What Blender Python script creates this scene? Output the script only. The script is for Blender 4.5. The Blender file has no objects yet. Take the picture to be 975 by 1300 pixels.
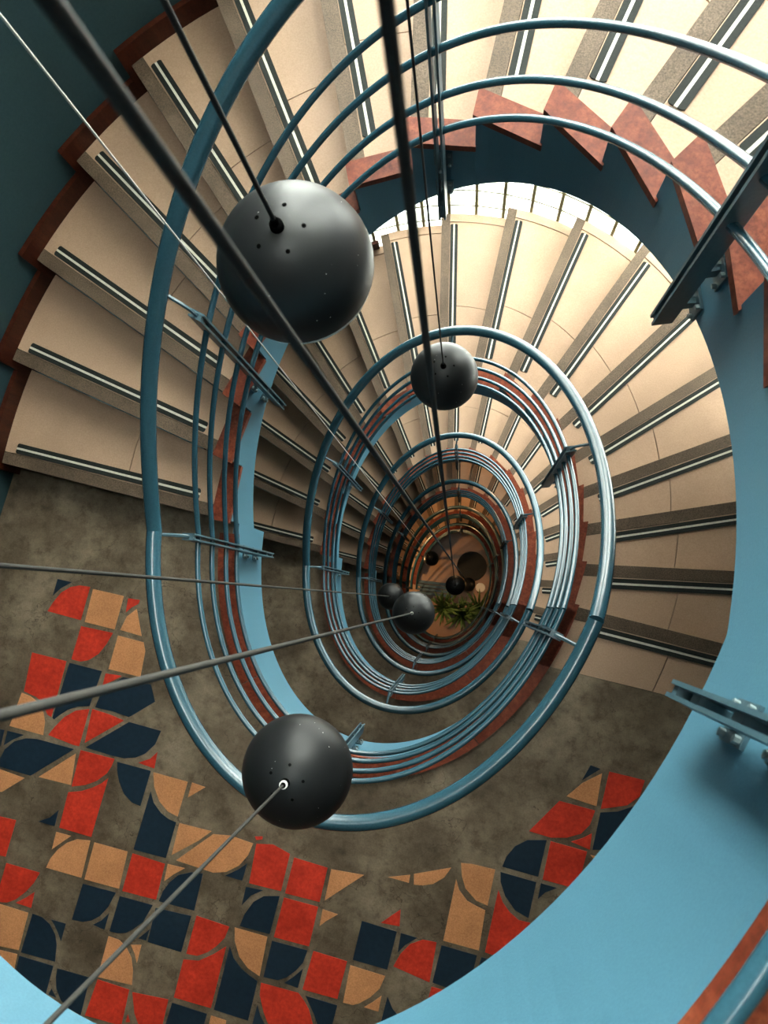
import bpy, math, random
import numpy as np
from mathutils import Vector, Matrix
random.seed(7)
COL = bpy.context.scene.collection
# ------------------------------------------------------------------ camera, world, lights
H = 2.89            # storey height (17 risers of 0.17)
RISE = 0.17
EYE = 0.956         # camera above the top landing
def Z(k):           # floor level of landing k (0 = top landing, 6 = ground)
    return (6 - k) * H
W_, H_, F_ = 975.0, 1300.0, 976.0
NAD = (590.06, 762.96)                      # where the plumb line through the camera lands
dn = Vector((NAD[0] - W_ / 2, NAD[1] - H_ / 2, F_)).normalized()
ex = (Vector((1, 0, 0)) - dn * dn.x).normalized()
ey = -dn.cross(ex)
if ey.y > 0: ey = -ey
rot15 = Matrix.Rotation(math.radians(15), 3, 'Z')
Rw = rot15 @ Matrix((ex, ey, -dn))
cx, cy, cz = Rw @ Vector((1, 0, 0)), Rw @ Vector((0, -1, 0)), Rw @ Vector((0, 0, -1))
CAMZ = Z(0) + EYE
cam_data = bpy.data.cameras.new('camera')
cam = bpy.data.objects.new('camera', cam_data); COL.objects.link(cam)
m = Matrix.Identity(4)
for i in range(3):
    m[i][0], m[i][1], m[i][2] = cx[i], cy[i], cz[i]
m[2][3] = CAMZ
cam.matrix_world = m
cam_data.sensor_fit = 'VERTICAL'; cam_data.sensor_height = 36.0; cam_data.sensor_width = 27.0
cam_data.lens = F_ / H_ * 36.0
cam_data.clip_start = 0.02; cam_data.clip_end = 200
cam_data.dof.use_dof = True; cam_data.dof.focus_distance = 3.6; cam_data.dof.aperture_fstop = 9.0
sc = bpy.context.scene
sc.camera = cam
sc.view_settings.view_transform = 'Standard'; sc.view_settings.look = 'None'
sc.view_settings.gamma = 1.0; sc.view_settings.use_curve_mapping = False
sc.view_settings.exposure = 0.22
wd = bpy.data.worlds.new('overcast_sky'); sc.world = wd; wd.use_nodes = True
wd.node_tree.nodes['Background'].inputs[0].default_value = (0.80, 0.90, 1.0, 1)
wd.node_tree.nodes['Background'].inputs[1].default_value = 0.15

# plan of the well: an ellipse; o = offset of a parallel curve, positive towards the void
EC, EA, EB = (-0.385, 0.31), 0.875, 1.215
def ell(t, o=0.0):
    a = math.radians(t); c, s = math.cos(a), math.sin(a)
    nx, ny = c / EA, s / EB; l = math.hypot(nx, ny)
    return (EC[0] + EA * c - o * nx / l, EC[1] + EB * s - o * ny / l)
def enorm(t):       # unit normal pointing away from the void
    a = math.radians(t); nx, ny = math.cos(a) / EA, math.sin(a) / EB; l = math.hypot(nx, ny)
    return Vector((nx / l, ny / l, 0))
OUT = -1.24         # outer wall of the stair

def area(name, loc, target, sx, sy, power, col, spread=math.pi):
    l = bpy.data.lights.new(name, 'AREA'); l.shape = 'RECTANGLE'; l.size = sx; l.size_y = sy
    l.energy = power; l.color = col; l.spread = spread
    o = bpy.data.objects.new(name, l); COL.objects.link(o)
    o.location = loc
    d = Vector(target) - Vector(loc)
    o.rotation_euler = d.to_track_quat('-Z', 'Y').to_euler()
    return o
DAY = (1.0, 0.955, 0.915)
for k, pw, tf in ((-2, 300, ((78, 1.0), (104, 1.0))), (-1, 560, ((74, 1.0), (102, 1.0))), (0, 290, ((74, 1.0), (104, 1.0))),
                  (1, 255, ((38, 0.85), (66, 1.0), (90, 1.0), (110, 0.6))), (2, 170, ((66, 1.1), (90, 1.0), (110, 0.7)))):
    for t, f in tf:
        p = ell(t, OUT - 0.45); q = ell(t, 0)
        zc = Z(k) - H / 2
        area('window_daylight', (p[0], p[1], zc), (q[0], q[1], zc - 0.5), 1.1, 2.7, pw * f, DAY)
area('skylight_daylight', (-0.38, 0.35, Z(-2) + 0.4), (-0.38, 0.35, 0), 1.3, 1.9, 240, (1.0, 0.97, 0.94))
# ------------------------------------------------------------------ materials
def new_mat(name, rough=0.6, metal=0.0, spec=0.5):
    mt = bpy.data.materials.new(name); mt.use_nodes = True
    nt = mt.node_tree; b = nt.nodes['Principled BSDF']
    b.inputs['Roughness'].default_value = rough; b.inputs['Metallic'].default_value = metal
    b.inputs['Specular IOR Level'].default_value = spec
    return mt, nt, b
def ramp(nt, stops, interp='LINEAR'):
    r = nt.nodes.new('ShaderNodeValToRGB'); r.color_ramp.interpolation = interp
    e = r.color_ramp.elements
    while len(e) < len(stops): e.new(0.5)
    for el, (p, c) in zip(e, stops):
        el.position = p; el.color = (*c, 1)
    return r
def coords(nt, scale=(1, 1, 1)):
    tc = nt.nodes.new('ShaderNodeTexCoord'); mp = nt.nodes.new('ShaderNodeMapping')
    mp.inputs['Scale'].default_value = scale
    nt.links.new(tc.outputs['Object'], mp.inputs['Vector'])
    return mp.outputs['Vector']
def noise(nt, vec, scale, detail=4, rough=0.6):
    n = nt.nodes.new('ShaderNodeTexNoise'); n.inputs['Scale'].default_value = scale
    n.inputs['Detail'].default_value = detail; n.inputs['Roughness'].default_value = rough
    nt.links.new(vec, n.inputs['Vector']); return n.outputs['Fac']
def bump(nt, b, fac, strength=0.2, dist=0.003):
    bp = nt.nodes.new('ShaderNodeBump'); bp.inputs['Strength'].default_value = strength
    bp.inputs['Distance'].default_value = dist
    nt.links.new(fac, bp.inputs['Height']); nt.links.new(bp.outputs['Normal'], b.inputs['Normal'])
def mixc(nt, fac, a, bcol, mode='MIX'):
    mx = nt.nodes.new('ShaderNodeMix'); mx.data_type = 'RGBA'; mx.blend_type = mode
    if isinstance(fac, float): mx.inputs['Factor'].default_value = fac
    else: nt.links.new(fac, mx.inputs['Factor'])
    for sock, v in ((mx.inputs['A'], a), (mx.inputs['B'], bcol)):
        if isinstance(v, tuple): sock.default_value = (*v, 1)
        else: nt.links.new(v, sock)
    return mx.outputs['Result']
def speckled(name, lo, hi, scale=60, rough=0.6, spec=0.4, metal=0.0, bstr=0.1, big=None):
    mt, nt, b = new_mat(name, rough, metal, spec)
    v = coords(nt); f = noise(nt, v, scale, 5, 0.65)
    r = ramp(nt, [(0.32, lo), (0.68, hi)]); nt.links.new(f, r.inputs['Fac'])
    col = r.outputs['Color']
    if big:
        g = noise(nt, v, big[0], 5, 0.6)
        r2 = ramp(nt, [(0.35, big[1]), (0.65, (1, 1, 1))]); nt.links.new(g, r2.inputs['Fac'])
        col = mixc(nt, 1.0, col, r2.outputs['Color'], 'MULTIPLY')
    nt.links.new(col, b.inputs['Base Color'])
    if bstr: bump(nt, b, f, bstr, 0.002)
    return mt
def dusty(name, base, rough, specks=(0.75, 0.75, 0.72), scale=42.0, th=0.036, spec=0.5):
    mt, nt, b = new_mat(name, rough, 0.0, spec)
    v = coords(nt)
    vo = nt.nodes.new('ShaderNodeTexVoronoi'); vo.inputs['Scale'].default_value = scale
    vo.inputs['Randomness'].default_value = 1.0
    nt.links.new(v, vo.inputs['Vector'])
    r = ramp(nt, [(0.0, (1, 1, 1)), (th, (1, 1, 1)), (th * 1.6, (0, 0, 0))]); nt.links.new(vo.outputs['Distance'], r.inputs['Fac'])
    g = noise(nt, v, 7.0, 2); r3 = ramp(nt, [(0.48, (0, 0, 0)), (0.56, (1, 1, 1))]); nt.links.new(g, r3.inputs['Fac'])
    msk = mixc(nt, 1.0, r.outputs['Color'], r3.outputs['Color'], 'MULTIPLY')
    nt.links.new(mixc(nt, msk, base, specks), b.inputs['Base Color'])
    n = noise(nt, v, 260, 2); bump(nt, b, n, 0.12, 0.0008)
    return mt
M = {}
M['tread'] = speckled('tan_stair_tile', (0.415, 0.262, 0.172), (0.515, 0.345, 0.238), 140, 0.55, 0.35, bstr=0.08, big=(2.2, (0.86, 0.85, 0.84)))
M['step'] = speckled('stair_concrete', (0.10, 0.078, 0.055), (0.19, 0.15, 0.11), 40, 0.8, 0.2, big=(3, (0.7, 0.7, 0.7)))
M['nosing'] = speckled('aggregate_nosing', (0.050, 0.031, 0.018), (0.185, 0.128, 0.086), 190, 0.7, 0.35, bstr=0.25, big=(5, (0.7, 0.68, 0.66)))
M['grip'] = speckled('black_grip_rubber', (0.012, 0.014, 0.013), (0.022, 0.025, 0.022), 120, 0.75, 0.2)
M['stripe'] = speckled('cream_stripe', (0.58, 0.54, 0.45), (0.70, 0.67, 0.58), 60, 0.6, 0.3)
M['blue'] = speckled('blue_paint', (0.054, 0.155, 0.222), (0.069, 0.183, 0.255), 220, 0.5, 0.4, bstr=0.15, big=(1.6, (0.88, 0.9, 0.9)))
M['rail'] = speckled('blue_gloss_paint', (0.018, 0.064, 0.09), (0.024, 0.08, 0.112), 160, 0.26, 0.9, bstr=0)
M['steel'] = speckled('blue_grey_steel', (0.03, 0.07, 0.092), (0.05, 0.10, 0.125), 120, 0.38, 0.6, bstr=0.05)
M['bolt'] = speckled('bolt_metal', (0.12, 0.17, 0.18), (0.22, 0.27, 0.27), 90, 0.4, 0.5)
M['black'] = dusty('black_lamp_enamel', (0.008, 0.0085, 0.009), 0.42, spec=0.30)
M['hole'] = speckled('hole_black', (0.002, 0.002, 0.002), (0.003, 0.003, 0.003), 10, 0.9, 0.0)
M['white'] = speckled('white_diffuser', (0.78, 0.76, 0.70), (0.85, 0.83, 0.78), 20, 0.4, 0.4, bstr=0)
M['cord'] = speckled('grey_braided_cord', (0.022, 0.021, 0.019), (0.055, 0.053, 0.048), 900, 0.7, 0.15)
M['cord_pale'] = speckled('pale_cord', (0.42, 0.40, 0.37), (0.60, 0.57, 0.52), 700, 0.5, 0.4)
M['cord_black'] = speckled('black_cord', (0.012, 0.012, 0.012), (0.03, 0.03, 0.03), 700, 0.6, 0.12)
M['wall'] = speckled('teal_wall_paint', (0.022, 0.054, 0.064), (0.03, 0.066, 0.076), 90, 0.7, 0.25, bstr=0.1, big=(0.8, (0.85, 0.86, 0.88)))
M['fill_cut'] = speckled('fill_cutting_dark', (0.05, 0.04, 0.03), (0.08, 0.06, 0.045), 30, 0.8, 0.2)  # dark tone given to the unseen ceiling and south wall to cut bounced light
M['red'] = speckled('red_floor_tile', (0.58, 0.032, 0.015), (0.78, 0.06, 0.028), 55, 0.55, 0.35, big=(9, (0.72, 0.62, 0.6)))
M['peach'] = speckled('peach_floor_tile', (0.56, 0.225, 0.09), (0.78, 0.36, 0.165), 170, 0.6, 0.3, bstr=0.2, big=(6, (0.82, 0.8, 0.78)))
M['navy'] = speckled('navy_floor_tile', (0.008, 0.020, 0.036), (0.012, 0.028, 0.048), 40, 0.45, 0.4)
M['lobby'] = speckled('tan_lobby_floor', (0.34, 0.20, 0.11), (0.46, 0.29, 0.17), 60, 0.35, 0.5, big=(2, (0.8, 0.78, 0.75)))
M['leaf'] = speckled('green_leaf', (0.035, 0.085, 0.022), (0.10, 0.19, 0.055), 12, 0.5, 0.4)
M['pot'] = speckled('dark_planter', (0.010, 0.010, 0.007), (0.018, 0.017, 0.012), 12, 0.6, 0.4)
M['soil'] = speckled('soil', (0.03, 0.02, 0.012), (0.08, 0.05, 0.03), 40, 0.9, 0.1, bstr=0.4)
M['mortar'] = speckled('olive_mortar', (0.16, 0.15, 0.07), (0.24, 0.225, 0.12), 40, 0.7, 0.3)
def concrete():
    mt, nt, b = new_mat('stained_concrete', 0.62, 0, 0.35)
    v = coords(nt)
    f1 = noise(nt, v, 2.2, 8, 0.68); f2 = noise(nt, v, 14, 6, 0.7); f3 = noise(nt, v, 120, 3, 0.6)
    r1 = ramp(nt, [(0.36, (0.088, 0.061, 0.038)), (0.5, (0.17, 0.126, 0.083)), (0.64, (0.29, 0.225, 0.157))]); nt.links.new(f1, r1.inputs['Fac'])
    r2 = ramp(nt, [(0.34, (0.62, 0.58, 0.54)), (0.5, (1, 1, 1)), (0.72, (1.12, 1.1, 1.08))]); nt.links.new(f2, r2.inputs['Fac'])
    r3 = ramp(nt, [(0.35, (0.82, 0.82, 0.82)), (0.6, (1, 1, 1))]); nt.links.new(f3, r3.inputs['Fac'])
    c = mixc(nt, 1.0, r1.outputs['Color'], r2.outputs['Color'], 'MULTIPLY')
    c = mixc(nt, 1.0, c, r3.outputs['Color'], 'MULTIPLY')
    # hairline cracks
    vo = nt.nodes.new('ShaderNodeTexVoronoi'); vo.feature = 'DISTANCE_TO_EDGE'; vo.inputs['Scale'].default_value = 1.3
    ds = nt.nodes.new('ShaderNodeVectorMath'); ds.operation = 'ADD'
    nz = nt.nodes.new('ShaderNodeTexNoise'); nz.inputs['Scale'].default_value = 3.0; nz.inputs['Detail'].default_value = 5
    nt.links.new(v, nz.inputs['Vector']); nt.links.new(v, ds.inputs[0]); nt.links.new(nz.outputs['Color'], ds.inputs[1])
    nt.links.new(ds.outputs[0], vo.inputs['Vector'])
    r4 = ramp(nt, [(0.0, (0.45, 0.42, 0.4)), (0.004, (1, 1, 1))]); nt.links.new(vo.outputs['Distance'], r4.inputs['Fac'])
    c = mixc(nt, 1.0, c, r4.outputs['Color'], 'MULTIPLY')
    nt.links.new(c, b.inputs['Base Color']); bump(nt, b, f2, 0.15, 0.003)
    return mt
M['concrete'] = concrete()
def wood(name, g_):
    mt, nt, b = new_mat(name, 0.42, 0, 0.2)
    sc_ = lambda c: tuple(q * g_ for q in c)
    v = coords(nt, (9, 9, 1.5))
    w = noise(nt, v, 3.0, 7, 0.7); g = noise(nt, coords(nt), 90, 4, 0.7)
    r = ramp(nt, [(0.28, sc_((0.12, 0.018, 0.009))), (0.5, sc_((0.24, 0.048, 0.021))), (0.72, sc_((0.38, 0.10, 0.044)))]); nt.links.new(w, r.inputs['Fac'])
    r2 = ramp(nt, [(0.38, (0.7, 0.66, 0.62)), (0.55, (1, 1, 1))]); nt.links.new(g, r2.inputs['Fac'])
    nt.links.new(mixc(nt, 1.0, r.outputs['Color'], r2.outputs['Color'], 'MULTIPLY'), b.inputs['Base Color'])
    bump(nt, b, g, 0.12, 0.001)
    return mt
M['wood'] = wood('red_brown_wood', 0.7); M['dark_wood'] = wood('dark_red_wood', 0.2)
def glass_block():
    mt = bpy.data.materials.new('frosted_glass_block'); mt.use_nodes = True; nt = mt.node_tree
    nt.nodes.clear(); out = nt.nodes.new('ShaderNodeOutputMaterial')
    tr = nt.nodes.new('ShaderNodeBsdfTransparent'); tl = nt.nodes.new('ShaderNodeBsdfTranslucent'); gl = nt.nodes.new('ShaderNodeBsdfGlossy')
    tr.inputs[0].default_value = (0.93, 0.98, 0.96, 1); tl.inputs[0].default_value = (0.9, 0.95, 0.93, 1); gl.inputs['Roughness'].default_value = 0.12
    v = coords(nt); f = noise(nt, v, 18, 3)
    r = ramp(nt, [(0.3, (0.25, 0.25, 0.25)), (0.7, (0.45, 0.45, 0.45))]); nt.links.new(f, r.inputs['Fac'])
    m1 = nt.nodes.new('ShaderNodeMixShader'); nt.links.new(r.outputs['Color'], m1.inputs[0])
    nt.links.new(tr.outputs[0], m1.inputs[1]); nt.links.new(tl.outputs[0], m1.inputs[2])
    m2 = nt.nodes.new('ShaderNodeMixShader'); m2.inputs[0].default_value = 0.06
    nt.links.new(m1.outputs[0], m2.inputs[1]); nt.links.new(gl.outputs[0], m2.inputs[2])
    nt.links.new(m2.outputs[0], out.inputs['Surface'])
    return mt
M['glass'] = glass_block()

# ------------------------------------------------------------------ mesh helpers
class MB:
    def __init__(self): self.v = []; self.f = []
    def add(self, verts, faces):
        n = len(self.v); self.v += [tuple(p) for p in verts]; self.f += [tuple(i + n for i in f) for f in faces]
    def prism(self, poly, z0, z1):
        n = len(poly)
        self.add([(x, y, z0) for x, y in poly] + [(x, y, z1) for x, y in poly],
                 [tuple(range(n - 1, -1, -1)), tuple(range(n, 2 * n))] + [(i, (i + 1) % n, n + (i + 1) % n, n + i) for i in range(n)])
    def band(self, inner, outer, z0, z1):           # strip between two plan curves, heights may vary per point
        n = len(inner); g = lambda z, i: z[i] if isinstance(z, (list, tuple)) else z
        vs = []
        for i in range(n):
            vs += [(*inner[i], g(z0, i)), (*outer[i], g(z0, i)), (*outer[i], g(z1, i)), (*inner[i], g(z1, i))]
        fs = [(0, 1, 2, 3), tuple(4 * (n - 1) + q for q in (3, 2, 1, 0))]
        for i in range(n - 1):
            a, b = 4 * i, 4 * i + 4
            for q in range(4): fs.append((a + q, b + q, b + (q + 1) % 4, a + (q + 1) % 4))
        self.add(vs, [tuple(reversed(f)) for f in fs])
    def box(self, c, ax, ay, az):                   # half-axis vectors
        c, ax, ay, az = Vector(c), Vector(ax), Vector(ay), Vector(az)
        vs = [c + sx * ax + sy * ay + sz * az for sz in (-1, 1) for sx, sy in ((-1, -1), (1, -1), (1, 1), (-1, 1))]
        self.add(vs, [(3, 2, 1, 0), (4, 5, 6, 7), (0, 1, 5, 4), (1, 2, 6, 5), (2, 3, 7, 6), (3, 0, 4, 7)])
    def tube(self, pts, r, n=8, caps=True, closed=False):
        pts = [Vector(p) for p in pts]; m_ = len(pts); vs = []; fs = []
        up0 = None
        for i, p in enumerate(pts):
            a = pts[max(i - 1, 0)]; b = pts[min(i + 1, m_ - 1)]
            t = (b - a).normalized()
            if up0 is None:
                up0 = Vector((0, 0, 1)) if abs(t.z) < 0.9 else Vector((1, 0, 0))
            s = t.cross(up0).normalized(); u = s.cross(t)
            up0 = u
            rr = r[i] if isinstance(r, (list, tuple)) else r
            vs += [p + rr * (math.cos(2 * math.pi * k / n) * s + math.sin(2 * math.pi * k / n) * u) for k in range(n)]
        for i in range(m_ - 1):
            for k in range(n):
                fs.append((i * n + k, i * n + (k + 1) % n, (i + 1) * n + (k + 1) % n, (i + 1) * n + k))
        if caps: fs += [tuple(range(n - 1, -1, -1)), tuple((m_ - 1) * n + k for k in range(n))]
        self.add(vs, fs)
    def lathe(self, prof, n=32, c=(0, 0, 0)):        # prof: (r, z) from top to bottom
        vs = []; fs = []; rings = []
        for r, z in prof:
            if r < 1e-6: rings.append([len(vs)]); vs.append((c[0], c[1], c[2] + z))
            else:
                rings.append(list(range(len(vs), len(vs) + n)))
                vs += [(c[0] + r * math.cos(2 * math.pi * k / n), c[1] + r * math.sin(2 * math.pi * k / n), c[2] + z) for k in range(n)]
        for a, b in zip(rings, rings[1:]):
            for k in range(n):
                k2 = (k + 1) % n
                if len(a) == 1: fs.append((a[0], b[k], b[k2]))
                elif len(b) == 1: fs.append((a[k], b[0], a[k2]))
                else: fs.append((a[k], b[k], b[k2], a[k2]))
        self.add(vs, fs)
    def mesh(self, name, mat, smooth=False, sharp=None):
        me = bpy.data.meshes.new(name); me.from_pydata(self.v, [], self.f)
        me.materials.append(mat)
        if smooth:
            me.polygons.foreach_set('use_smooth', [True] * len(me.polygons))
            if sharp: me.set_sharp_from_angle(angle=math.radians(sharp))
        me.update(); return me
    def build(self, name, mat, parent=None, smooth=False, sharp=None):
        return link(name, self.mesh(name, mat, smooth, sharp), parent)
def link(name, me, parent=None, loc=None):
    o = bpy.data.objects.new(name, me); COL.objects.link(o)
    if parent: o.parent = parent
    if loc: o.location = loc
    return o
def tag(o, label=None, cat=None, group=None, kind=None):
    for k_, v_ in (('label', label), ('category', cat), ('group', group), ('kind', kind)):
        if v_: o[k_] = v_
    return o
def empty(name, loc=(0, 0, 0)):
    o = bpy.data.objects.new(name, None); o.empty_display_size = 0.1; COL.objects.link(o); o.location = loc; return o
def copy_tree(o, parent=None):
    c = o.copy(); COL.objects.link(c)
    if parent: c.parent = parent
    for ch in list(o.children): copy_tree(ch, c)
    return c

# ------------------------------------------------------------------ stair geometry in plan
TH = [0.68, 11.91, 23.23, 34.61, 46.04, 57.5, 68.98, 80.45, 91.89, 103.3, 114.64, 125.91, 137.07, 148.13, 159.05, 169.82, 180.42]
PO = [-0.1033, -0.0609, -0.0373, -0.0312, -0.0408, -0.0639, -0.0976, -0.1388, -0.1836, -0.228, -0.2673, -0.2962, -0.3091, -0.2999, -0.2621, -0.1885, -0.0715]
LC = (-0.385, 0.11)
TH = [1.5] + TH; PO = [-0.427] + PO            # index 0 is the back line of the first tread (edge of the landing concrete)
TS = np.arange(-45, 235, 0.1)
_cache = {}
def tcut(j, o, e=0.0):
    """parameter t where the nosing line j (shifted e metres uphill) crosses the curve with offset o"""
    key = (round(o, 4))
    if key not in _cache: _cache[key] = np.array([ell(t, o) for t in TS])
    q = _cache[key] - np.array(LC)
    a = math.radians(TH[j + 1]); n = np.array([-math.sin(a), math.cos(a)]); d = np.array([math.cos(a), math.sin(a)])
    f = np.abs(q @ n - (PO[j + 1] + 0.095 - e)); f[(q @ d) < 0] = 9
    return float(TS[int(np.argmin(f))])
TJ = [tcut(j, 0.0) for j in range(17)]
_x = np.array([-12.2] + TJ + [197.0]); _y = np.array([0.0] + list(range(17)) + [17.0])
_w = np.ones(len(_x)); _w[0] = _w[-1] = 6
PC = np.polyfit(_x, _y, 5, w=_w)
def S(t): return float(min(17.0, max(0.0, np.polyval(PC, t))))
_rx = [-12.2, 1, 10, 15, 32, 47, 64, 81, 93, 106, 119, 129, 142, 155, 169, 182, 187, 172, 156, 144, 132, 120, 197]
_ry = [0, 1.1, 2.35, 3.0, 4.75, 5.95, 7.25, 8.45, 9.15, 9.9, 10.6, 11.2, 12.2, 13.5, 14.6, 15.8, 16.25, 15.1, 13.6, 12.5, 11.45, 10.6, 17]
_rw = np.ones(len(_rx)); _rw[0] = _rw[-1] = 8
PR_ = np.polyfit(_rx, _ry, 5, w=_rw)
def SR(t): return float(min(17.0, max(0.0, np.polyval(PR_, t))))   # handrails start their slope half a tread early
def arc(t0, t1, o, n):
    return [ell(t0 + (t1 - t0) * i / n, o) for i in range(n + 1)]
def sector(j0, e0, j1, e1, oi, oo, n=6):
    """inner and outer curves of the piece between line j0 (shift e0) and line j1 (shift e1)"""
    a0, a1 = tcut(j0, oi, e0), tcut(j1, oi, e1); b0, b1 = tcut(j0, oo, e0), tcut(j1, oo, e1)
    return arc(a0, a1, oi, n), arc(b0, b1, oo, n)
def lpoint(j, o, e=0.0): return ell(tcut(j, o, e), o)

LAB = ['topmost', 'second', 'third', 'fourth', 'fifth', 'sixth']
FL_LABEL = ['topmost curved stair flight, wide tan treads ending at the colourful tiled landing on the left',
            'second curved stair flight, ring of tan treads below the top flight, inside the largest handrail',
            'third curved stair flight with tan treads, seen through the second handrail loop',
            'fourth curved stair flight, narrow lit treads glimpsed inside the third handrail loop',
            'fifth curved stair flight, orange lit treads deep in the dark well',
            'lowest curved stair flight, dim treads just above the lobby floor']
def build_flight():
    root = empty('stair_flight')
    for j in range(17):
        top = -j * RISE
        st = MB(); st.band(*sector(j - 1, -0.02 if j else 0.0, j, 0.022, -0.005, OUT + 0.01), top - 0.27, top - 0.014)
        s = st.build('step', M['step'], root)
        for oi, oo in ((-0.052, -0.528), (-0.532, OUT + (0.075 if 4 <= j <= 11 else 0.012))):
            tm = MB(); tm.band(*sector(j - 1, 0.0, j, 0.062, oi, oo), top - 0.014, top); tm.build('tread_tile', M['tread'], s)
        if 4 <= j <= 11: tm = MB(); tm.band(*sector(j - 1, 0.0, j, 0.062, OUT + 0.072, OUT + 0.012), top - 0.014, top + 0.004); tm.build('border_tile', M['tread'], s)
        nm = MB()
        a, b, c, d = lpoint(j, -0.03, 0.0), lpoint(j, OUT + 0.012, 0.0), lpoint(j, OUT + 0.012, 0.060), lpoint(j, -0.03, 0.060)
        nm.prism([a, b, c, d], top - 0.05, top + 0.001); nm.build('nosing', M['nosing'], s)
        # grip strip with rounded ends and its cream stripe
        p0, p1 = Vector((*lpoint(j, -0.135, 0.093), 0)), Vector((*lpoint(j, -1.155, 0.093), 0))
        d_ = (p1 - p0).normalized(); n_ = Vector((-d_.y, d_.x, 0))
        for side in (1, -1):
            g = MB(); w0, w1 = 0.0055, 0.0265
            q = []
            for (L, N) in ((p0 + d_ * 0.006, w0), (p1 - d_ * 0.006, w0), (p1 - d_ * 0.006, w1 - 0.008), (p1 - d_ * 0.012, w1), (p0 + d_ * 0.012, w1), (p0 + d_ * 0.006, w1 - 0.008)):
                v = L + n_ * N * side; q.append((v.x, v.y))
            if side < 0: q.reverse()
            g.prism(q, top - 0.002, top + 0.005); g.build('grip_strip', M['grip'], s)
        g = MB(); q = []
        for L, N in ((p0 + d_ * 0.006, -0.0056), (p1 - d_ * 0.006, -0.0056), (p1 - d_ * 0.006, 0.0056), (p0 + d_ * 0.006, 0.0056)):
            v = L + n_ * N; q.append((v.x, v.y))
        g.prism(q, top - 0.002, top + 0.004); g.build('white_stripe', M['stripe'], s)
        # wooden cap over the end of the step
        cp = MB(); e1 = -0.012
        q = [lpoint(j, -0.058, e1), lpoint(j - 1, -0.058, -0.0), lpoint(j - 1, 0.037, -0.0), lpoint(j, 0.037, e1)]
        cp.prism(q, top - 0.002, top + 0.028); c_ = cp.build('step_cap', M['wood'], root)
        if j == 0: c_['first'] = 1
        # wooden skirting along the solid parts of the outer wall
        if j >= 11 or j <= 3:
            sk = MB(); i_, o_ = sector(j - 1, -0.03, j, -0.035, OUT + 0.028, OUT + 0.004)
            sk.band(i_, o_, top - 0.20, top + 0.10); sk.build('skirting_board', M['dark_wood'], root)
    # stringer plate: stepped top under the caps, smooth lower edge
    sm = MB(); ts = []
    cuts = [-12.2] + TJ
    for i in range(len(cuts)):
        a = cuts[i]; b = cuts[i + 1] if i + 1 < len(cuts) else 191.5
        lev = -i * RISE if i < 17 else -17 * RISE
        n = 5
        for k in range(n + 1): ts.append((a + (b - a) * k / n, lev - 0.001))
    inner = [ell(t, 0.03) for t, _ in ts]; outer = [ell(t, 0.002) for t, _ in ts]
    z0 = [-S(t) * RISE - 0.385 - 0.03 * max(0.0, min(1.0, (25 - t) / 35)) for t, _ in ts]; z1 = [max(z, z0[i] + 0.05) for i, (_, z) in enumerate(ts)]
    sm.band(inner, outer, z0, z1); sm.build('stringer', M['blue'], root)
    return root
flight0 = build_flight()
flights = [flight0] + [copy_tree(flight0) for _ in range(5)]
for ch in list(flights[0].children):           # on the raised top landing the coping takes the place of the first cap
    if 'first' in ch: bpy.data.objects.remove(ch)
for k, f in enumerate(flights):
    f.location = (0, 0, Z(k))
    tag(f, FL_LABEL[k], 'stairs', 'stair flights of the spiral')

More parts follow.
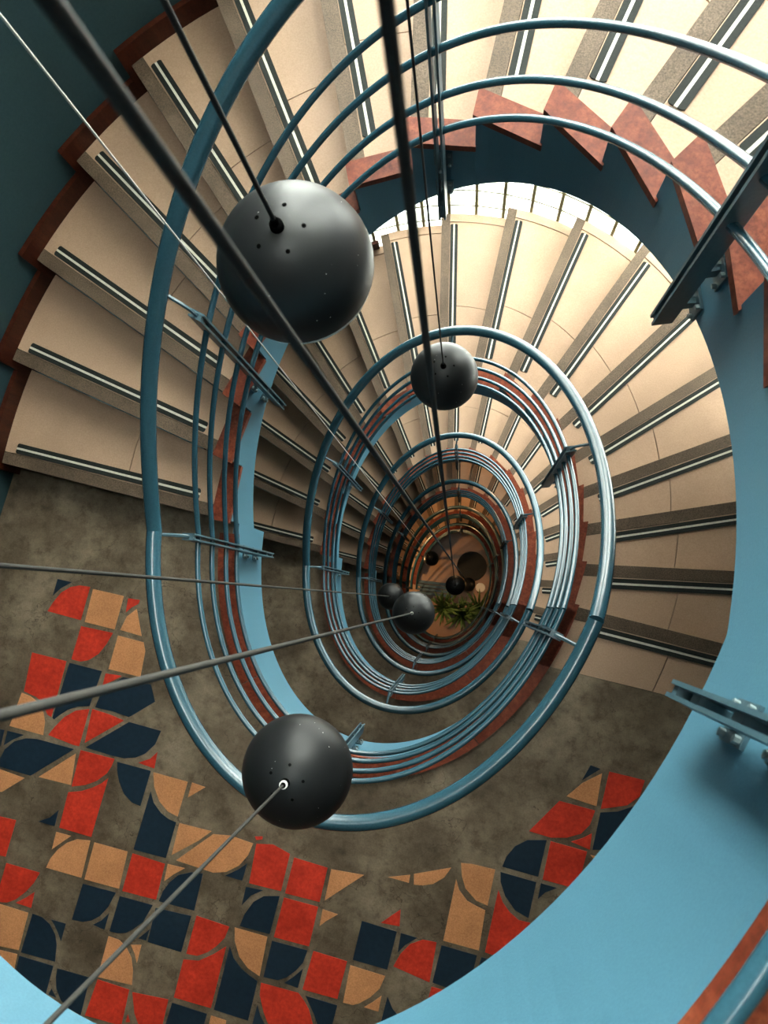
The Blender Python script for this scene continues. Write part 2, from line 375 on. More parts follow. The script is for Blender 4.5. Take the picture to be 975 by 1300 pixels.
# ------------------------------------------------------------------ landings (structure)
def landing_poly():
    t0, t1 = 335.0, 189.0
    a = ell(t0, -0.0); inner = [ell(t0 + (t1 - t0) * i / 60, -0.0) for i in range(61)]
    return inner
TILES = '''b -2.079,-0.438 -1.998,-0.434 -2.046,-0.479 -2.078,-0.528
r -2.081,-0.612 -2.065,-0.560 -2.038,-0.501 -1.996,-0.459 -1.951,-0.439 -1.894,-0.432 -1.891,-0.609
p -1.875,-0.438 -1.703,-0.430 -1.700,-0.607 -1.867,-0.612
r -1.677,-0.435 -1.613,-0.427 -1.616,-0.449 -1.646,-0.476 -1.668,-0.508
p -1.616,-0.475 -1.550,-0.601 -1.670,-0.601 -1.656,-0.526
r -1.879,-0.638 -1.703,-0.626 -1.720,-0.689 -1.746,-0.748 -1.787,-0.792 -1.827,-0.811 -1.879,-0.813
p -1.673,-0.631 -1.531,-0.628 -1.509,-0.669 -1.496,-0.800 -1.671,-0.807
r -2.096,-0.837 -1.902,-0.830 -1.894,-1.121 -1.917,-1.115 -1.932,-1.098 -1.964,-1.064 -2.004,-1.046 -2.077,-1.037
p -2.087,-1.048 -2.035,-1.052 -1.982,-1.071 -1.941,-1.113 -1.920,-1.153 -1.908,-1.219 -2.098,-1.225
b -1.883,-0.833 -1.702,-0.826 -1.713,-1.012 -1.775,-1.032 -1.820,-1.062 -1.857,-1.102 -1.876,-1.128 -1.887,-1.123
r -1.679,-0.832 -1.592,-0.821 -1.631,-0.857 -1.677,-0.895
b -1.675,-0.941 -1.669,-0.907 -1.627,-0.867 -1.582,-0.824 -1.508,-0.818 -1.430,-0.822 -1.385,-0.897 -1.494,-1.007 -1.585,-1.003 -1.682,-1.010
r -1.882,-1.210 -1.861,-1.162 -1.826,-1.101 -1.777,-1.054 -1.709,-1.026 -1.706,-1.218 -1.737,-1.220
r -1.694,-1.022 -1.596,-1.023 -1.515,-1.031 -1.682,-1.194
b -1.671,-1.214 -1.487,-1.030 -1.312,-1.026 -1.323,-1.099 -1.359,-1.155 -1.402,-1.188 -1.458,-1.208 -1.519,-1.213
b -2.162,-1.258 -2.119,-1.252 -2.113,-1.335 -2.131,-1.349
b -2.101,-1.251 -2.008,-1.246 -2.060,-1.286 -2.097,-1.326
b -2.095,-1.389 -2.086,-1.344 -2.049,-1.291 -1.994,-1.260 -1.934,-1.246 -1.727,-1.239 -1.911,-1.429 -2.112,-1.434
p -2.114,-1.445 -1.938,-1.450 -2.034,-1.549 -2.076,-1.558
p -1.867,-1.423 -1.712,-1.257 -1.689,-1.412
r -1.692,-1.234 -1.506,-1.226 -1.511,-1.265 -1.525,-1.306 -1.564,-1.354 -1.615,-1.390 -1.683,-1.418
r -1.380,-1.208 -1.326,-1.172 -1.300,-1.130 -1.292,-1.212
b -1.488,-1.235 -1.306,-1.228 -1.308,-1.406 -1.354,-1.403 -1.406,-1.375 -1.449,-1.327 -1.476,-1.275
r -1.692,-1.450 -1.627,-1.425 -1.574,-1.391 -1.536,-1.358 -1.510,-1.324 -1.510,-1.622 -1.685,-1.627
b -1.801,-1.631 -1.747,-1.594 -1.714,-1.546 -1.710,-1.627
p -1.694,-1.652 -1.613,-1.648 -1.648,-1.689 -1.690,-1.739
p -1.692,-1.831 -1.683,-1.780 -1.659,-1.729 -1.624,-1.686 -1.578,-1.654 -1.509,-1.640 -1.500,-1.823
p -1.486,-1.642 -1.307,-1.634 -1.297,-1.815 -1.482,-1.825
r -2.055,-1.671 -1.917,-1.659 -1.915,-1.843 -2.041,-1.860
r -1.901,-1.872 -1.716,-1.864 -1.731,-1.919 -1.758,-1.971 -1.798,-2.023 -1.837,-2.050 -1.898,-2.065
r -1.714,-1.959 -1.708,-2.037 -1.793,-2.038 -1.749,-1.999
p -1.921,-2.070 -1.715,-2.064 -1.708,-2.246 -1.856,-2.264
p -1.850,-2.280 -1.709,-2.267 -1.693,-2.437 -1.796,-2.442
b -1.692,-2.061 -1.639,-2.062 -1.589,-2.082 -1.548,-2.120 -1.526,-2.163 -1.510,-2.240 -1.694,-2.252
b -1.591,-2.058 -1.510,-2.054 -1.510,-2.140 -1.537,-2.106 -1.567,-2.076
b -1.696,-2.270 -1.512,-2.262 -1.509,-2.413 -1.688,-2.428
b -1.489,-2.365 -1.455,-2.396 -1.495,-2.395
b -1.489,-2.266 -1.315,-2.256 -1.308,-2.436 -1.371,-2.425 -1.426,-2.401 -1.464,-2.357 -1.484,-2.306
b -1.484,-1.848 -1.307,-1.838 -1.325,-1.914 -1.352,-1.966 -1.388,-2.000 -1.430,-2.019 -1.487,-2.026
b -1.311,-1.939 -1.311,-2.021 -1.375,-2.016 -1.338,-1.983
b -1.283,-1.847 -1.109,-1.838 -1.132,-1.926 -1.169,-1.972 -1.202,-2.002 -1.240,-2.016 -1.285,-2.020
p -1.282,-2.044 -1.225,-2.044 -1.180,-2.065 -1.140,-2.105 -1.115,-2.160 -1.101,-2.223 -1.279,-2.241
p -1.160,-2.048 -1.109,-2.032 -1.107,-2.119 -1.130,-2.081
b -1.090,-1.948 -1.092,-2.005 -1.134,-2.008 -1.109,-1.975
r -1.275,-2.252 -1.107,-2.248 -1.097,-2.416 -1.287,-2.429
r -1.081,-2.356 -1.060,-2.387 -1.081,-2.394
r -1.089,-2.254 -0.906,-2.230 -0.901,-2.353 -1.012,-2.389 -1.050,-2.342
b -0.884,-2.238 -0.704,-2.233 -0.705,-2.299 -0.887,-2.348
p -0.683,-2.234 -0.605,-2.232 -0.601,-2.272 -0.681,-2.281
r -0.882,-1.819 -0.711,-1.819 -0.718,-1.874 -0.748,-1.925 -0.782,-1.964 -0.826,-1.995 -0.881,-2.002
r -0.887,-2.032 -0.813,-2.015 -0.752,-1.965 -0.700,-1.910 -0.693,-2.202 -0.883,-2.212
b -1.091,-1.845 -0.907,-1.828 -0.908,-2.003 -1.083,-2.009
b -1.085,-1.811 -1.078,-1.759 -1.058,-1.710 -1.025,-1.664 -0.966,-1.632 -0.907,-1.621 -0.900,-1.800
b -0.683,-1.617 -0.599,-1.608 -0.648,-1.648 -0.680,-1.707
b -0.663,-1.800 -0.654,-1.738 -0.628,-1.673 -0.587,-1.633 -0.511,-1.609 -0.510,-1.791
p -0.684,-1.814 -0.518,-1.807 -0.505,-1.990 -0.569,-1.973 -0.625,-1.935 -0.667,-1.872
b -0.683,-1.904 -0.650,-1.950 -0.603,-1.983 -0.553,-2.002 -0.508,-2.015 -0.503,-2.199 -0.677,-2.204
b -0.479,-2.117 -0.454,-2.158 -0.416,-2.194 -0.479,-2.214
r -0.490,-2.017 -0.303,-2.005 -0.270,-2.028 -0.235,-2.060 -0.195,-2.125 -0.401,-2.189 -0.442,-2.138 -0.480,-2.072
b -0.267,-2.006 -0.110,-2.001 -0.110,-2.103 -0.174,-2.118 -0.205,-2.074
b -0.491,-1.817 -0.313,-1.807 -0.319,-1.867 -0.342,-1.911 -0.376,-1.953 -0.414,-1.980 -0.486,-1.988
b -0.312,-1.893 -0.312,-1.984 -0.381,-1.982 -0.346,-1.943
r -0.285,-1.801 -0.117,-1.797 -0.117,-1.973 -0.289,-1.983
p -0.098,-1.809 0.074,-1.805 0.063,-1.867 0.030,-1.918 -0.013,-1.960 -0.040,-1.976 -0.087,-1.980
p 0.080,-1.894 0.084,-1.967 0.014,-1.969 0.048,-1.934
r -0.489,-1.609 -0.317,-1.601 -0.311,-1.787 -0.487,-1.798
r -0.689,-1.409 -0.608,-1.388 -0.516,-1.406 -0.511,-1.585 -0.673,-1.596
r -0.706,-1.378 -0.667,-1.366 -0.667,-1.381 -0.694,-1.392
r -0.491,-1.416 -0.321,-1.414 -0.316,-1.577 -0.489,-1.588
p -0.302,-1.415 -0.142,-1.394 -0.294,-1.563
p -0.293,-1.605 -0.216,-1.605 -0.262,-1.651 -0.287,-1.683
p -1.091,-1.427 -0.922,-1.417 -0.973,-1.479 -1.085,-1.584
p -0.911,-1.428 -0.824,-1.409 -0.705,-1.412 -0.714,-1.472 -0.743,-1.531 -0.797,-1.579 -0.859,-1.602 -1.056,-1.601
b -0.707,-1.509 -0.709,-1.595 -0.799,-1.598 -0.744,-1.552
r -1.280,-1.635 -1.106,-1.634 -1.100,-1.808 -1.278,-1.820
p -1.092,-1.630 -1.003,-1.624 -1.048,-1.667 -1.086,-1.714
p -1.291,-1.231 -1.107,-1.225 -1.109,-1.400 -1.163,-1.391 -1.220,-1.357 -1.266,-1.297
p -1.085,-1.222 -1.012,-1.224 -1.085,-1.298
b -1.278,-1.323 -1.247,-1.372 -1.197,-1.408 -1.153,-1.424 -1.108,-1.429 -1.109,-1.606 -1.281,-1.615
b -0.097,-1.599 0.076,-1.596 0.076,-1.774 -0.093,-1.781
r -0.007,-1.580 0.067,-1.494 0.082,-1.569
p -0.028,-1.369 0.071,-1.328 0.074,-1.365
p 0.087,-1.319 0.250,-1.239 0.229,-1.292 0.187,-1.335 0.141,-1.357 0.099,-1.366
p 0.289,-1.205 0.342,-1.194 0.451,-1.187 0.456,-1.355 0.399,-1.349 0.337,-1.310 0.307,-1.260
p 0.285,-1.283 0.311,-1.326 0.359,-1.362 0.405,-1.372 0.451,-1.379 0.466,-1.561 0.296,-1.569
r 0.487,-1.272 0.520,-1.320 0.562,-1.353 0.610,-1.375 0.664,-1.371 0.658,-1.566 0.495,-1.560
b 0.096,-1.596 0.175,-1.594 0.128,-1.643 0.103,-1.688
r 0.100,-1.751 0.118,-1.687 0.151,-1.631 0.203,-1.594 0.268,-1.586 0.281,-1.768
b 0.293,-1.591 0.463,-1.585 0.462,-1.767 0.294,-1.764
b 0.485,-1.586 0.644,-1.578 0.635,-1.679 0.477,-1.689
r 0.295,-1.784 0.456,-1.774 0.456,-1.908 0.290,-1.913
b 0.108,-1.889 0.145,-1.935 0.207,-1.973 0.233,-2.005 0.107,-2.038
b 0.479,-1.164 0.486,-1.116 0.514,-1.057 0.563,-1.013 0.649,-0.987 0.650,-1.160
b 0.477,-1.190 0.648,-1.186 0.651,-1.353 0.583,-1.337 0.524,-1.289 0.488,-1.233
b 0.669,-1.184 0.745,-1.183 0.698,-1.218 0.672,-1.258
r 0.668,-0.987 0.840,-0.984 0.835,-1.160 0.673,-1.166
r 0.561,-0.971 0.664,-0.797 0.833,-0.793 0.824,-0.863 0.794,-0.914 0.735,-0.950 0.664,-0.971
r 0.842,-0.898 0.850,-0.972 0.759,-0.962 0.806,-0.931
p 0.691,-0.767 0.748,-0.687 0.825,-0.618 0.834,-0.772
b 0.765,-0.597 0.813,-0.600 0.742,-0.676
r 0.855,-0.601 1.021,-0.594 1.014,-0.672 0.968,-0.728 0.856,-0.778
b 0.858,-0.794 0.935,-0.767 1.029,-0.701 1.029,-0.918 0.861,-0.969
p 0.859,-0.995 0.945,-0.989 0.924,-1.041'''
TM = {'r': 'red', 'p': 'peach', 'b': 'navy'}
LZ = 0.30
TOPUP = 0.11        # the top landing sits a little higher than the regular storey
def build_landing(k):
    lb = MB()
    inner = landing_poly(); n = len(inner)
    right = [(1.62, inner[0][1]), (1.62, -3.2)]
    # concave slab as a strip: inner edge points joined to outer boundary points
    outer = []
    for i, p in enumerate(inner):
        f = i / (n - 1)
        outer.append(None)
    L_, R_, B_ = -2.52, 1.62, -3.2
    yl, yr = 0.14, -0.172
    path = [(R_, yr), (R_, B_), (L_, B_), (L_, yl)]
    segl = [abs(yr - B_), R_ - L_, abs(yl - B_)]; tot = sum(segl)
    for i in range(n):
        d = tot * i / (n - 1)
        for (a, b), l in zip(zip(path, path[1:]), segl):
            if d <= l + 1e-9:
                outer[i] = (a[0] + (b[0] - a[0]) * d / l, a[1] + (b[1] - a[1]) * d / l); break
            d -= l
        if outer[i] is None: outer[i] = path[-1]
    # snap nearest samples to the two rear corners
    for c in path[1:3]:
        i = min(range(n), key=lambda q: (outer[q][0] - c[0]) ** 2 + (outer[q][1] - c[1]) ** 2); outer[i] = c
    inner[0] = (inner[0][0], -0.203)
    lb.band(inner, outer, -LZ, 0.0)
    fl = lb.build('floor', M['concrete']); tag(fl, kind='structure')
    fl.location = (0, 0, Z(k) + (TOPUP if k == 0 else 0.0))
    # fascia round the edge of the landing
    ts = [190.8 + (350.6 - 190.8) * i / 70 for i in range(71)]
    fm = MB(); fm.band([ell(t, 0.03) for t in ts], [ell(t, 0.002) for t in ts], [(-0.415 - 0.075 * max(0.0, min(1.0, (250 - t) / 45))) if k else -0.525 for t in ts], -0.001)
    fm.build('fascia', M['blue'], fl)
    # wooden coping in lengths
    edges = [193.5, 232, 271, 311, 350.0]
    for a, b in zip(edges, edges[1:]):
        g = 0.12; tt = [a + g + (b - a - 2 * g) * i / 20 for i in range(21)]
        cm = MB(); cm.band([ell(t, 0.037) for t in tt], [ell(t, -0.058) for t in tt], -0.002, 0.028)
        cm.build('wooden_coping', M['wood'], fl)
    return fl
floors = [build_landing(k) for k in range(6)]
for ln in TILES.strip().split('\n'):
    c, *pp = ln.split()
    poly = [tuple(map(float, a.split(','))) for a in pp]
    ar = sum(poly[i][0] * poly[(i + 1) % len(poly)][1] - poly[(i + 1) % len(poly)][0] * poly[i][1] for i in range(len(poly)))
    if ar < 0: poly.reverse()
    tm = MB(); tm.prism(poly, -0.004, 0.0025)
    tm.build('tile', M[TM[c]], floors[1])

# ------------------------------------------------------------------ railings
RAILH = [0.75, 0.568, 0.368, 0.20]
RO = 0.092
def rail_pts(t0, t1, o, h, lev, n):
    out = []
    for i in range(n + 1):
        t = t0 + (t1 - t0) * i / n
        p = ell(t, o); out.append((p[0], p[1], lev(t) + h))
    return out
def baluster(root, t, lev, hl=None, bot=-0.43):
    """two flat bars, end spacers, a bent rod to the handrail and two bolted brackets"""
    p = ell(t, RO); nrm = enorm(t); tan = Vector((-nrm.y, nrm.x, 0)); z = lev(t); dz = (hl(t) - z) if hl else 0.0; top = 0.87 + dz
    base = Vector((p[0], p[1], z))
    bm_ = MB()
    for s in (-1, 1):
        bm_.box(base + tan * 0.0105 * s + Vector((0, 0, (top + bot) / 2)), nrm * 0.026, tan * 0.0035, Vector((0, 0, (top - bot) / 2)))
    b = bm_.build('baluster', M['steel'], root)
    for h in (top - 0.015, bot + 0.015):
        sp = MB(); sp.box(base + Vector((0, 0, h)), nrm * 0.02, tan * 0.007, Vector((0, 0, 0.012))); sp.build('spacer', M['steel'], b)
    rod = MB(); q = Vector((*ell(t, 0.0), z))
    pts = [base + Vector((0, 0, 0.80 + dz)), base + Vector((0, 0, 0.875 + dz)), base.lerp(q, 0.12) + Vector((0, 0, 0.905 + dz)), base.lerp(q, 0.4) + Vector((0, 0, 0.925 + dz)),
           base.lerp(q, 0.8) + Vector((0, 0, 0.935 + dz)), q + Vector((0, 0, 0.945 + dz)), q + Vector((0, 0, 0.975 + dz))]
    rod.tube(pts, 0.0075, 6); rod.build('rod', M['steel'], b, True, 50)
    face = Vector((*ell(t, 0.033), z))
    for h in (-0.15, -0.335) if bot < -0.4 else (-0.13, -0.30):
        br = MB(); c = face + Vector((0, 0, h))
        br.box(c, nrm * 0.004, tan * 0.033, Vector((0, 0, 0.042)))
        br.box(c - nrm * 0.035, nrm * 0.034, tan * 0.0069, Vector((0, 0, 0.018)))
        k = br.build('bracket', M['steel'], b)
        for sx in (-1, 1):
            for sz in (-1, 1):
                bo = MB(); cc = c + tan * 0.023 * sx + Vector((0, 0, 0.030 * sz)) - nrm * 0.004
                bo.tube([cc, cc - nrm * 0.009], 0.0065, 6); bo.build('bolt', M['bolt'], b)
RL_LABEL = ['blue railing of the topmost flight and tiled landing, the largest handrail loop',
            'blue railing of the second flight and landing, the next loop inside the largest',
            'blue railing of the third flight and landing, third loop inwards',
            'blue railing of the fourth flight and landing, fourth loop inwards',
            'blue railing of the fifth flight and landing, small dark loop round the lobby view',
            'blue railing of the lowest flight, innermost dark loop above the lobby']
flev = lambda t: -S(t) * RISE
rlev = lambda t: -SR(t) * RISE
def build_railing(landing=True):
    root = empty('stair_railing')
    lland = lambda t: -H
    def rail(name, o, h, r, n, nt1, nt2):
        mb = MB()
        mb.tube(rail_pts(-12.2, 197, o, h, rlev, nt1), r, n)
        if landing: mb.tube(rail_pts(197, 347.8, o, h, lland, nt2), r, n)
        return mb.build(name, M['rail'], root, True, 60)
    rail('handrail', 0.0, 0.99, 0.0295, 20, 150, 110)
    for h in RAILH: rail('rail', RO, h, 0.0115, 10, 110, 80)
    for t in (27, 95, 160): baluster(root, t, flev, rlev)
    for t in (197.6, 271, 342.5) if landing else (): baluster(root, t, lland)
    return root
rl0 = build_railing()
railings = [rl0] + [copy_tree(rl0) for _ in range(4)] + [build_railing(False)]   # no landing edge on the lobby floor
for k, f in enumerate(railings):
    f.location = (0, 0, Z(k)); tag(f, RL_LABEL[k], 'railing', 'stair railings of the spiral')
# railing of the top landing where the viewer stands
tr = empty('landing_railing', (0, 0, Z(0) + TOPUP))
zero = lambda t: 0.0
for nm, o, h, r, n in [('handrail', 0.0, 0.99, 0.0295, 16)] + [('rail', RO, h - 0.04, 0.0115, 12) for h in RAILH]:
    mb = MB(); mb.tube(rail_pts(197, 347.8, o, h, zero, 64), r, n); mb.build(nm, M['rail'], tr, True, 60)
for t in (197.6, 341.6): baluster(tr, t, zero, None, -0.385)
tag(tr, 'blue railing and bolted bracket on the nearest landing edge, lower right corner', 'railing')

# ------------------------------------------------------------------ walls and windows
ZT = Z(-2) + 0.05
def wall_band(name, ta, tb, z0, z1, extra_a=None, extra_b=None):
    n = max(4, int(abs(tb - ta) / 2))
    inner = arc(ta, tb, OUT, n); outer = arc(ta, tb, OUT - 0.15, n)
    if extra_b: inner += [extra_b[0]]; outer += [extra_b[1]]
    if extra_a: inner = [extra_a[0]] + inner; outer = [extra_a[1]] + outer
    mb = MB(); mb.band(inner, outer, z0, z1); o = mb.build(name, M['wall']); tag(o, kind='structure'); return o
GA, GB = 24.0, 122.0
lx = ell(180, OUT)[0]; rx = ell(-8, OUT)
wall_band('wall_left', GB, 186, 0, ZT, extra_b=((lx - 0.02, -3.2), (lx - 0.17, -3.2)))
wall_band('wall_right', -14, GA, 0, ZT, extra_a=((1.64, -3.2), (1.80, -3.2)))
wall_band('wall_north', GA, GB, 0, Z(3))
mb = MB(); mb.prism([(lx - 0.2, -3.36), (1.8, -3.36), (1.8, -3.2), (lx - 0.2, -3.2)], 0, ZT); tag(mb.build('wall_south', M['fill_cut']), kind='structure')
mb = MB(); x0, x1, y0, y1 = -1.2, 0.42, -0.75, 1.4
for q in ([(-3.2, -3.4), (2.4, -3.4), (2.4, y0), (-3.2, y0)], [(-3.2, y1), (2.4, y1), (2.4, 3.4), (-3.2, 3.4)], [(-3.2, y0), (x0, y0), (x0, y1), (-3.2, y1)], [(x1, y0), (2.4, y0), (2.4, y1), (x1, y1)]):
    mb.prism(q, ZT, ZT + 0.2)
tag(mb.build('ceiling', M['fill_cut']), kind='structure')
mb = MB()
for i in range(4):
    xx = x0 + (x1 - x0) * i / 3; mb.box((xx, (y0 + y1) / 2, ZT + 0.1), (0.02, 0, 0), (0, (y1 - y0) / 2, 0), (0, 0, 0.05))
for yy in (y0, (y0 + y1) / 2, y1): mb.box(((x0 + x1) / 2, yy, ZT + 0.1), ((x1 - x0) / 2, 0, 0), (0, 0.02, 0), (0, 0, 0.05))
sky = mb.build('window_6', M['steel']); tag(sky, kind='structure')
for i in range(3):
    for k2 in range(2):
        mb = MB(); mb.box((x0 + (x1 - x0) * (i + 0.5) / 3, y0 + (y1 - y0) * (k2 + 0.5) / 2, ZT + 0.1), ((x1 - x0) / 6 - 0.02, 0, 0), (0, (y1 - y0) / 4 - 0.02, 0), (0, 0, 0.004)); mb.build('pane', M['glass'], sky)
# glass block windows, one per storey
def window(num, k, single):
    zb = Z(k) - H
    fr = MB()
    tg = GA; ts = [tg]
    while tg < GB - 0.5:
        p = Vector((*ell(tg, OUT - 0.05), 0)); a = tg
        while (Vector((*ell(a, OUT - 0.05), 0)) - p).length < 0.2005: a += 0.02
        tg = a; ts.append(tg)
    rows = 14; rh = H / rows
    for t in ts:
        p = Vector((*ell(t, OUT - 0.05), 0)); nr = enorm(t); ta_ = Vector((-nr.y, nr.x, 0))
        fr.box(p + Vector((0, 0, zb + H / 2)), nr * 0.045, ta_ * 0.011, Vector((0, 0, H / 2)))
    for r_ in range(rows + 1):
        i_, o_ = [ell(t, OUT - 0.012) for t in ts], [ell(t, OUT - 0.088) for t in ts]
        zz = min(zb + r_ * rh + 0.008, zb + H); fr.band(i_, o_, max(zb, zb + r_ * rh - 0.008), zz)
    w = fr.build('window_%d' % num, M['mortar']); tag(w, kind='structure')
    # one pillowed block, shared by every place
    hw, hh, hd = 0.0885, rh / 2 - 0.009, 0.038
    bl = MB()
    vs = []; fs = []
    for d, ins, dd in ((-hd, 0.0, 0), (-hd, 0.018, -0.006), (hd, 0.0, 0), (hd, 0.018, 0.006)):
        vs += [(d + dd, sx * (hw - ins), sz * (hh - ins)) for sx, sz in ((-1, -1), (1, -1), (1, 1), (-1, 1))]
    for b0, b1, fl_ in ((0, 4, False), (8, 12, True)):
        for q in range(4):
            f = (b0 + q, b0 + (q + 1) % 4, b1 + (q + 1) % 4, b1 + q); fs.append(tuple(reversed(f)) if not fl_ else f)
    fs += [(7, 6, 5, 4)[::-1][::-1], (12, 13, 14, 15)]
    for q in range(4): fs.append((q, 8 + q, 8 + (q + 1) % 4, (q + 1) % 4))
    bl.add(vs, fs)
    if single:
        me = bl.mesh('glass_block', M['glass'])
        for a, b in zip(ts, ts[1:]):
            pa, pb = Vector((*ell(a, OUT - 0.05), 0)), Vector((*ell(b, OUT - 0.05), 0)); mid = (pa + pb) / 2
            an = math.atan2(pb.y - pa.y, pb.x - pa.x) - math.pi / 2
            for r_ in range(rows):
                o = link('glass_block', me, w, (mid.x, mid.y, zb + (r_ + 0.5) * rh)); o.rotation_euler = (0, 0, an)
    else:
        al = MB()
        for a, b in zip(ts, ts[1:]):
            pa, pb = Vector((*ell(a, OUT - 0.05), 0)), Vector((*ell(b, OUT - 0.05), 0)); mid = (pa + pb) / 2
            an = math.atan2(pb.y - pa.y, pb.x - pa.x) - math.pi / 2; R_ = Matrix.Rotation(an, 3, 'Z')
            for r_ in range(rows):
                c = Vector((mid.x, mid.y, zb + (r_ + 0.5) * rh)); al.add([R_ @ Vector(v) + c for v in vs], fs)
        tag(al.build('glass_block', M['glass'], w), kind='stuff')
for num, (k, single) in enumerate(((-2, False), (-1, False), (0, False), (1, True), (2, False)), 1): window(num, k, single)

# ------------------------------------------------------------------ pendant lamps
def ray(px, py):
    v = Vector((px - W_ / 2, py - H_ / 2, F_)); return (Rw @ v).normalized()
def on_ray(px, py, dist): return Vector((0, 0, CAMZ)) + ray(px, py) * dist
PR = 0.15
def build_pendant():
    r = empty('pendant_lamp')
    n = 18; zc = -PR * math.sin(math.radians(8))
    prof = [(PR * math.cos(math.radians(a)), PR * math.sin(math.radians(a))) for a in np.linspace(90, -8, n)]
    prof[0] = (0, PR)
    inner = [(x * 0.975, z * 0.975) for x, z in prof]; inner[0] = (0, PR * 0.975)
    mb = MB(); mb.lathe(prof + inner[::-1], 48); sh = mb.build('shade', M['black'], r, True, 40)
    mb = MB(); rd = PR * 0.996
    pd = [(rd * math.cos(math.radians(a)), rd * math.sin(math.radians(a))) for a in np.linspace(-8.3, -58, 10)] + [(0, -rd * 0.86)]
    mb.lathe([(0, pd[0][1])] + pd, 40); mb.build('diffuser', M['white'], r, True, 40)
    mb = MB(); mb.lathe([(0, PR + 0.030), (0.006, PR + 0.030), (0.0075, PR + 0.016), (0.012, PR + 0.012), (0.0125, PR - 0.002), (0, PR - 0.002)], 16)
    mb.build('cord_grip', M['hole'], r, True, 40)
    for a in range(5):
        th = math.radians(72 * a + 20); ph = math.radians(72.5)
        d = Vector((math.cos(th) * math.cos(ph), math.sin(th) * math.cos(ph), math.sin(ph)))
        mb = MB(); mb.tube([d * (PR - 0.004), d * (PR + 0.0006)], 0.0042, 8); mb.build('vent_hole', M['hole'], sh)
    return r
LAMPS = [  # centre px, half width px, cord point px leaving the frame, cord material, cord radius, label
    ((376, 336), 99.5, (209, 2), 'cord_black', 0.0042, 'large black globe pendant in front of the upper left treads, the biggest globe'),
    ((564, 478), 43.0, (517, 2), 'cord_black', 0.0030, 'black globe pendant near the top of the second handrail loop, upper centre'),
    ((378, 978), 70.0, (62, 1298), 'cord', 0.0038, 'black globe pendant over the large handrail at the bottom, above the tiles'),
    ((525, 778), 27.2, (2, 908), 'cord', 0.0052, 'medium black globe pendant left of the green plants, front of a pair'),
    ((496, 757), 17.0, (2, 718), 'cord', 0.0050, 'small black globe pendant half hidden behind the medium globe'),
    ((578, 743), 12.6, (490, 2), 'cord_black', 0.0040, 'small black globe pendant deep down, centred above the green plants'),
    ((547.5, 709), 9.6, (2, 21), 'cord_pale', 0.0022, 'small dim globe pendant on a pale cord, deep left of the dark round table'),
    ((595, 742), 8.6, (64, 2), 'cord_black', 0.0044, 'tiny dark globe pendant lowest of all, just right of the centred globe'),
]
lamp0 = None
def place_lamps():
    proto = build_pendant()
    roots = [proto] + [copy_tree(proto) for _ in LAMPS[1:]]
    for i, (r, (c, hw, cp, cm, cr, lab)) in enumerate(zip(roots, LAMPS)):
        th = math.atan(math.hypot(c[0] - W_ / 2, c[1] - H_ / 2) / F_)
        alpha = hw * math.cos(th) / F_; dist = PR / math.sin(alpha)
        P = on_ray(*c, dist)
        r.location = P; tag(r, lab, 'lamp', 'black globe pendants')
        if i in (2, 3):
            mb = MB(); mb.tube([(0, 0, PR + 0.012), (0, 0, PR + 0.021)], 0.0105, 24); mb.build('collar', M['white'], r, True, 40)
        # cord: through the point where it leaves the frame, as near to plumb as that allows
        d = ray(*cp); best = min((0.02 * q for q in range(3, 400)), key=lambda L: (d.x * L - P.x) ** 2 + (d.y * L - P.y) ** 2)
        Q = on_ray(*cp, best)
        top = P + Vector((0, 0, PR + 0.02)); dirv = (Q - top); dirv /= dirv.z
        end = top + dirv * (ZT - top.z)
        # tuple(round(a, 2) for a in P), 'Q', tuple(round(a, 2) for a in Q), 'end', tuple(round(a, 2) for a in end))
        mb = MB(); mb.tube([top - P, Q - P, end - P], cr, 8); mb.build('cord', M[cm], r, True, 60)
        mb = MB(); mb.lathe([(0, 0), (0.05, 0), (0.045, -0.03), (0.012, -0.045), (0, -0.045)], 20, end - P)
        mb.build('ceiling_rose', M['black'], r, True, 40)
place_lamps()

# ------------------------------------------------------------------ lobby at the bottom
mb = MB(); mb.prism([(-3.2, -3.4), (2.4, -3.4), (2.4, 3.4), (-3.2, 3.4)], -0.2, 0.0); tag(mb.build('floor', M['lobby']), kind='structure')

def gpt(px, py, h=0.0):
    d = ray(px, py); L = (h - CAMZ) / d.z; return Vector((d.x * L, d.y * L, h))
# round table
p = gpt(599, 719, 0.62); t_ = empty('round_table', (p.x, p.y, 0))
mb = MB(); mb.lathe([(0, 0.62), (0.33, 0.62), (0.34, 0.61), (0.34, 0.59), (0.33, 0.58), (0, 0.58)], 40); mb.build('table_top', M['pot'], t_, True, 40)
mb = MB(); mb.lathe([(0, 0.58), (0.03, 0.58), (0.03, 0.04), (0.16, 0.02), (0.16, 0.0), (0, 0)], 24); mb.build('pedestal', M['pot'], t_, True, 40)
tag(t_, 'dark round table on the lobby floor at the bottom of the well', 'table')
# bench with slats
p = gpt(553, 748, 0.42); bn = empty('slatted_bench', (p.x, p.y, 0)); bn.rotation_euler = (0, 0, math.radians(8))
for i in range(4):
    mb = MB(); mb.box((0, -0.12 + 0.085 * i, 0.42), (0.42, 0, 0), (0, 0.033, 0), (0, 0, 0.015)); mb.build('slat', M['steel'], bn)
for sx in (-0.34, 0.34):
    mb = MB(); mb.box((sx, 0.0, 0.2), (0.025, 0, 0), (0, 0.16, 0), (0, 0, 0.2)); mb.build('leg', M['pot'], bn)
tag(bn, 'dark slatted bench on the lobby floor left of the centred globe', 'bench')
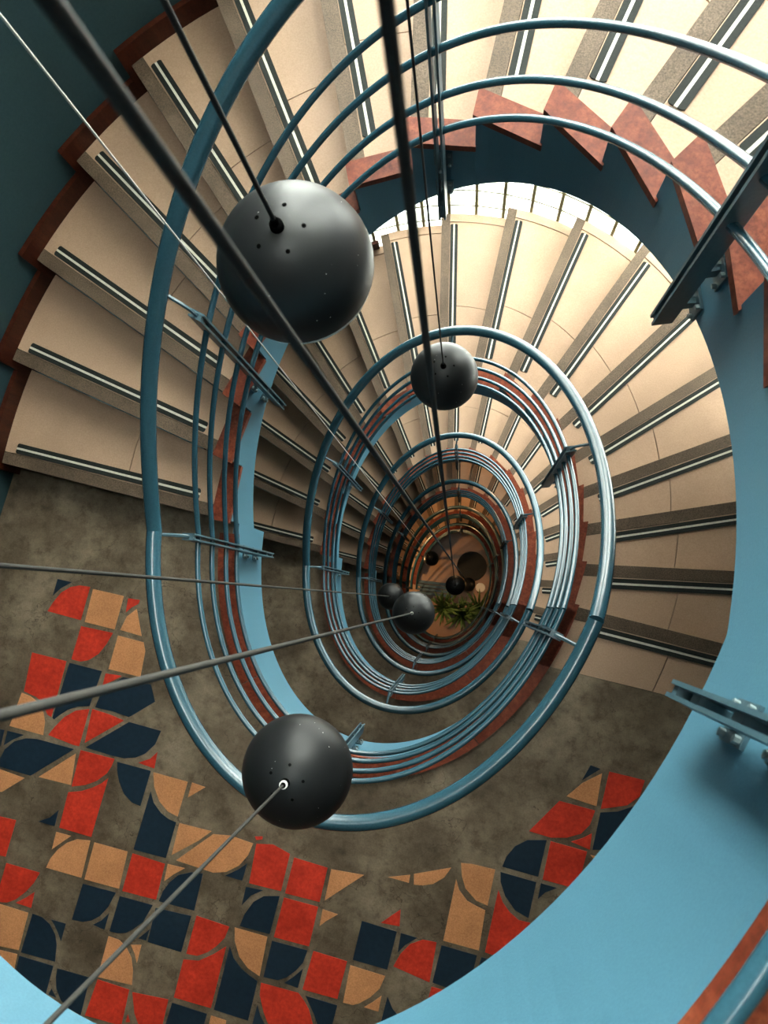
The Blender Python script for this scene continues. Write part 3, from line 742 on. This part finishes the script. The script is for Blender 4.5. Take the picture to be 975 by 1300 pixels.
# white disc on legs, added to stand for glare on the glossy floor
p = gpt(610, 746, 0.40); st_ = empty('white_glare_disc', (p.x, p.y, 0))
mb = MB(); mb.lathe([(0, 0.40), (0.10, 0.40), (0.11, 0.39), (0.11, 0.36), (0, 0.36)], 28); mb.build('glare_top', M['white'], st_, True, 40)
for a in range(3):
    th = math.radians(120 * a + 15); mb = MB()
    mb.tube([(0.07 * math.cos(th), 0.07 * math.sin(th), 0.37), (0.12 * math.cos(th), 0.12 * math.sin(th), 0.0)], 0.012, 6); mb.build('leg', M['pot'], st_)
tag(st_, 'small white disc standing in for floor glare, right of the green plants', 'stool')
# potted palms
def palm(px, py, seed, R, lab):
    rnd = random.Random(seed); p = gpt(px, py, 0.5); root = empty('potted_palm', (p.x, p.y, 0))
    mb = MB(); mb.lathe([(0.0, 0.30), (0.14, 0.30), (0.15, 0.34), (0.17, 0.34), (0.12, 0.0), (0, 0.0)], 20); mb.build('pot', M['pot'], root, True, 40)
    mb = MB(); mb.lathe([(0, 0.315), (0.145, 0.315), (0.145, 0.30), (0, 0.30)], 20); mb.build('soil', M['soil'], root)
    for i in range(30):
        th = 2 * math.pi * i / 30 * 2.4 + rnd.uniform(-0.2, 0.2); L = R * rnd.uniform(0.7, 1.05); lift = rnd.uniform(0.25, 0.75)
        dx, dy = math.cos(th), math.sin(th); sx, sy = -dy, dx; vs = []; fs = []
        n = 6
        for q in range(n + 1):
            f = q / n; r_ = L * f * (1 - 0.15 * f * f); z = 0.33 + lift * math.sin(f * 2.2) * 0.75
            w = 0.021 * math.sin(math.pi * (0.08 + 0.92 * f)) + 0.002
            c = Vector((dx * r_, dy * r_, z))
            vs += [c + Vector((sx * w, sy * w, -0.012)), c + Vector((0, 0, 0.004)), c - Vector((sx * w, sy * w, 0.012))]
        for q in range(n):
            a = 3 * q
            fs += [(a, a + 3, a + 4, a + 1), (a + 1, a + 4, a + 5, a + 2)]
        mb = MB(); mb.add(vs, fs); mb.build('leaf', M['leaf'], root, True)
    tag(root, lab, 'plant', 'potted palms in the lobby')
palm(563, 772, 1, 0.52, 'green palm plant on the lobby floor, leftmost of three, nearest the medium globe')
palm(586, 780, 2, 0.56, 'green palm plant in the middle of the three on the lobby floor')
palm(608, 774, 3, 0.56, 'green palm plant on the lobby floor, rightmost of three')
# warm wall lamps that light the lowest flights
def emis(name, col, s_):
    mt = bpy.data.materials.new(name); mt.use_nodes = True; bb = mt.node_tree.nodes['Principled BSDF']
    bb.inputs['Emission Color'].default_value = (*col, 1); bb.inputs['Emission Strength'].default_value = s_; bb.inputs['Base Color'].default_value = (*col, 1)
    return mt
M['glow'] = emis('warm_lamp_glow', (1.0, 0.62, 0.28), 6.0)
def wall_lamp(t, z, pw, lab):
    p = ell(t, OUT); n_ = enorm(t); root = empty('wall_lamp', (p[0], p[1], z))
    mb = MB(); mb.tube([(0, 0, 0), -n_ * 0.02], 0.06, 20); mb.build('wall_plate', M['pot'], root)
    mb = MB(); mb.lathe([(0.07 * math.sin(a), 0.07 * math.cos(a)) for a in np.linspace(0, math.pi, 12)], 20, -n_ * 0.085); mb.build('globe', M['glow'], root, True)
    l = bpy.data.lights.new('wall_lamp_light', 'POINT'); l.energy = pw; l.color = (1.0, 0.56, 0.24); l.shadow_soft_size = 0.07
    o = bpy.data.objects.new('wall_lamp_light', l); COL.objects.link(o); o.location = Vector((p[0], p[1], z)) - n_ * 0.19
    tag(root, lab, 'lamp', 'warm wall lamps of the lower storeys')
wall_lamp(85, Z(3) - 0.35, 26, 'warm globe wall lamp on the north wall above the fourth flight')
wall_lamp(100, Z(4) - 0.35, 40, 'warm globe wall lamp on the north wall above the fifth flight')
wall_lamp(150, Z(4) - 0.2, 40, 'warm globe wall lamp on the left wall above the fifth flight')
wall_lamp(20, Z(5) - 0.6, 80, 'warm globe wall lamp on the right wall above the lobby')
wall_lamp(182, Z(5) - 0.6, 130, 'warm globe wall lamp on the left wall above the lobby')
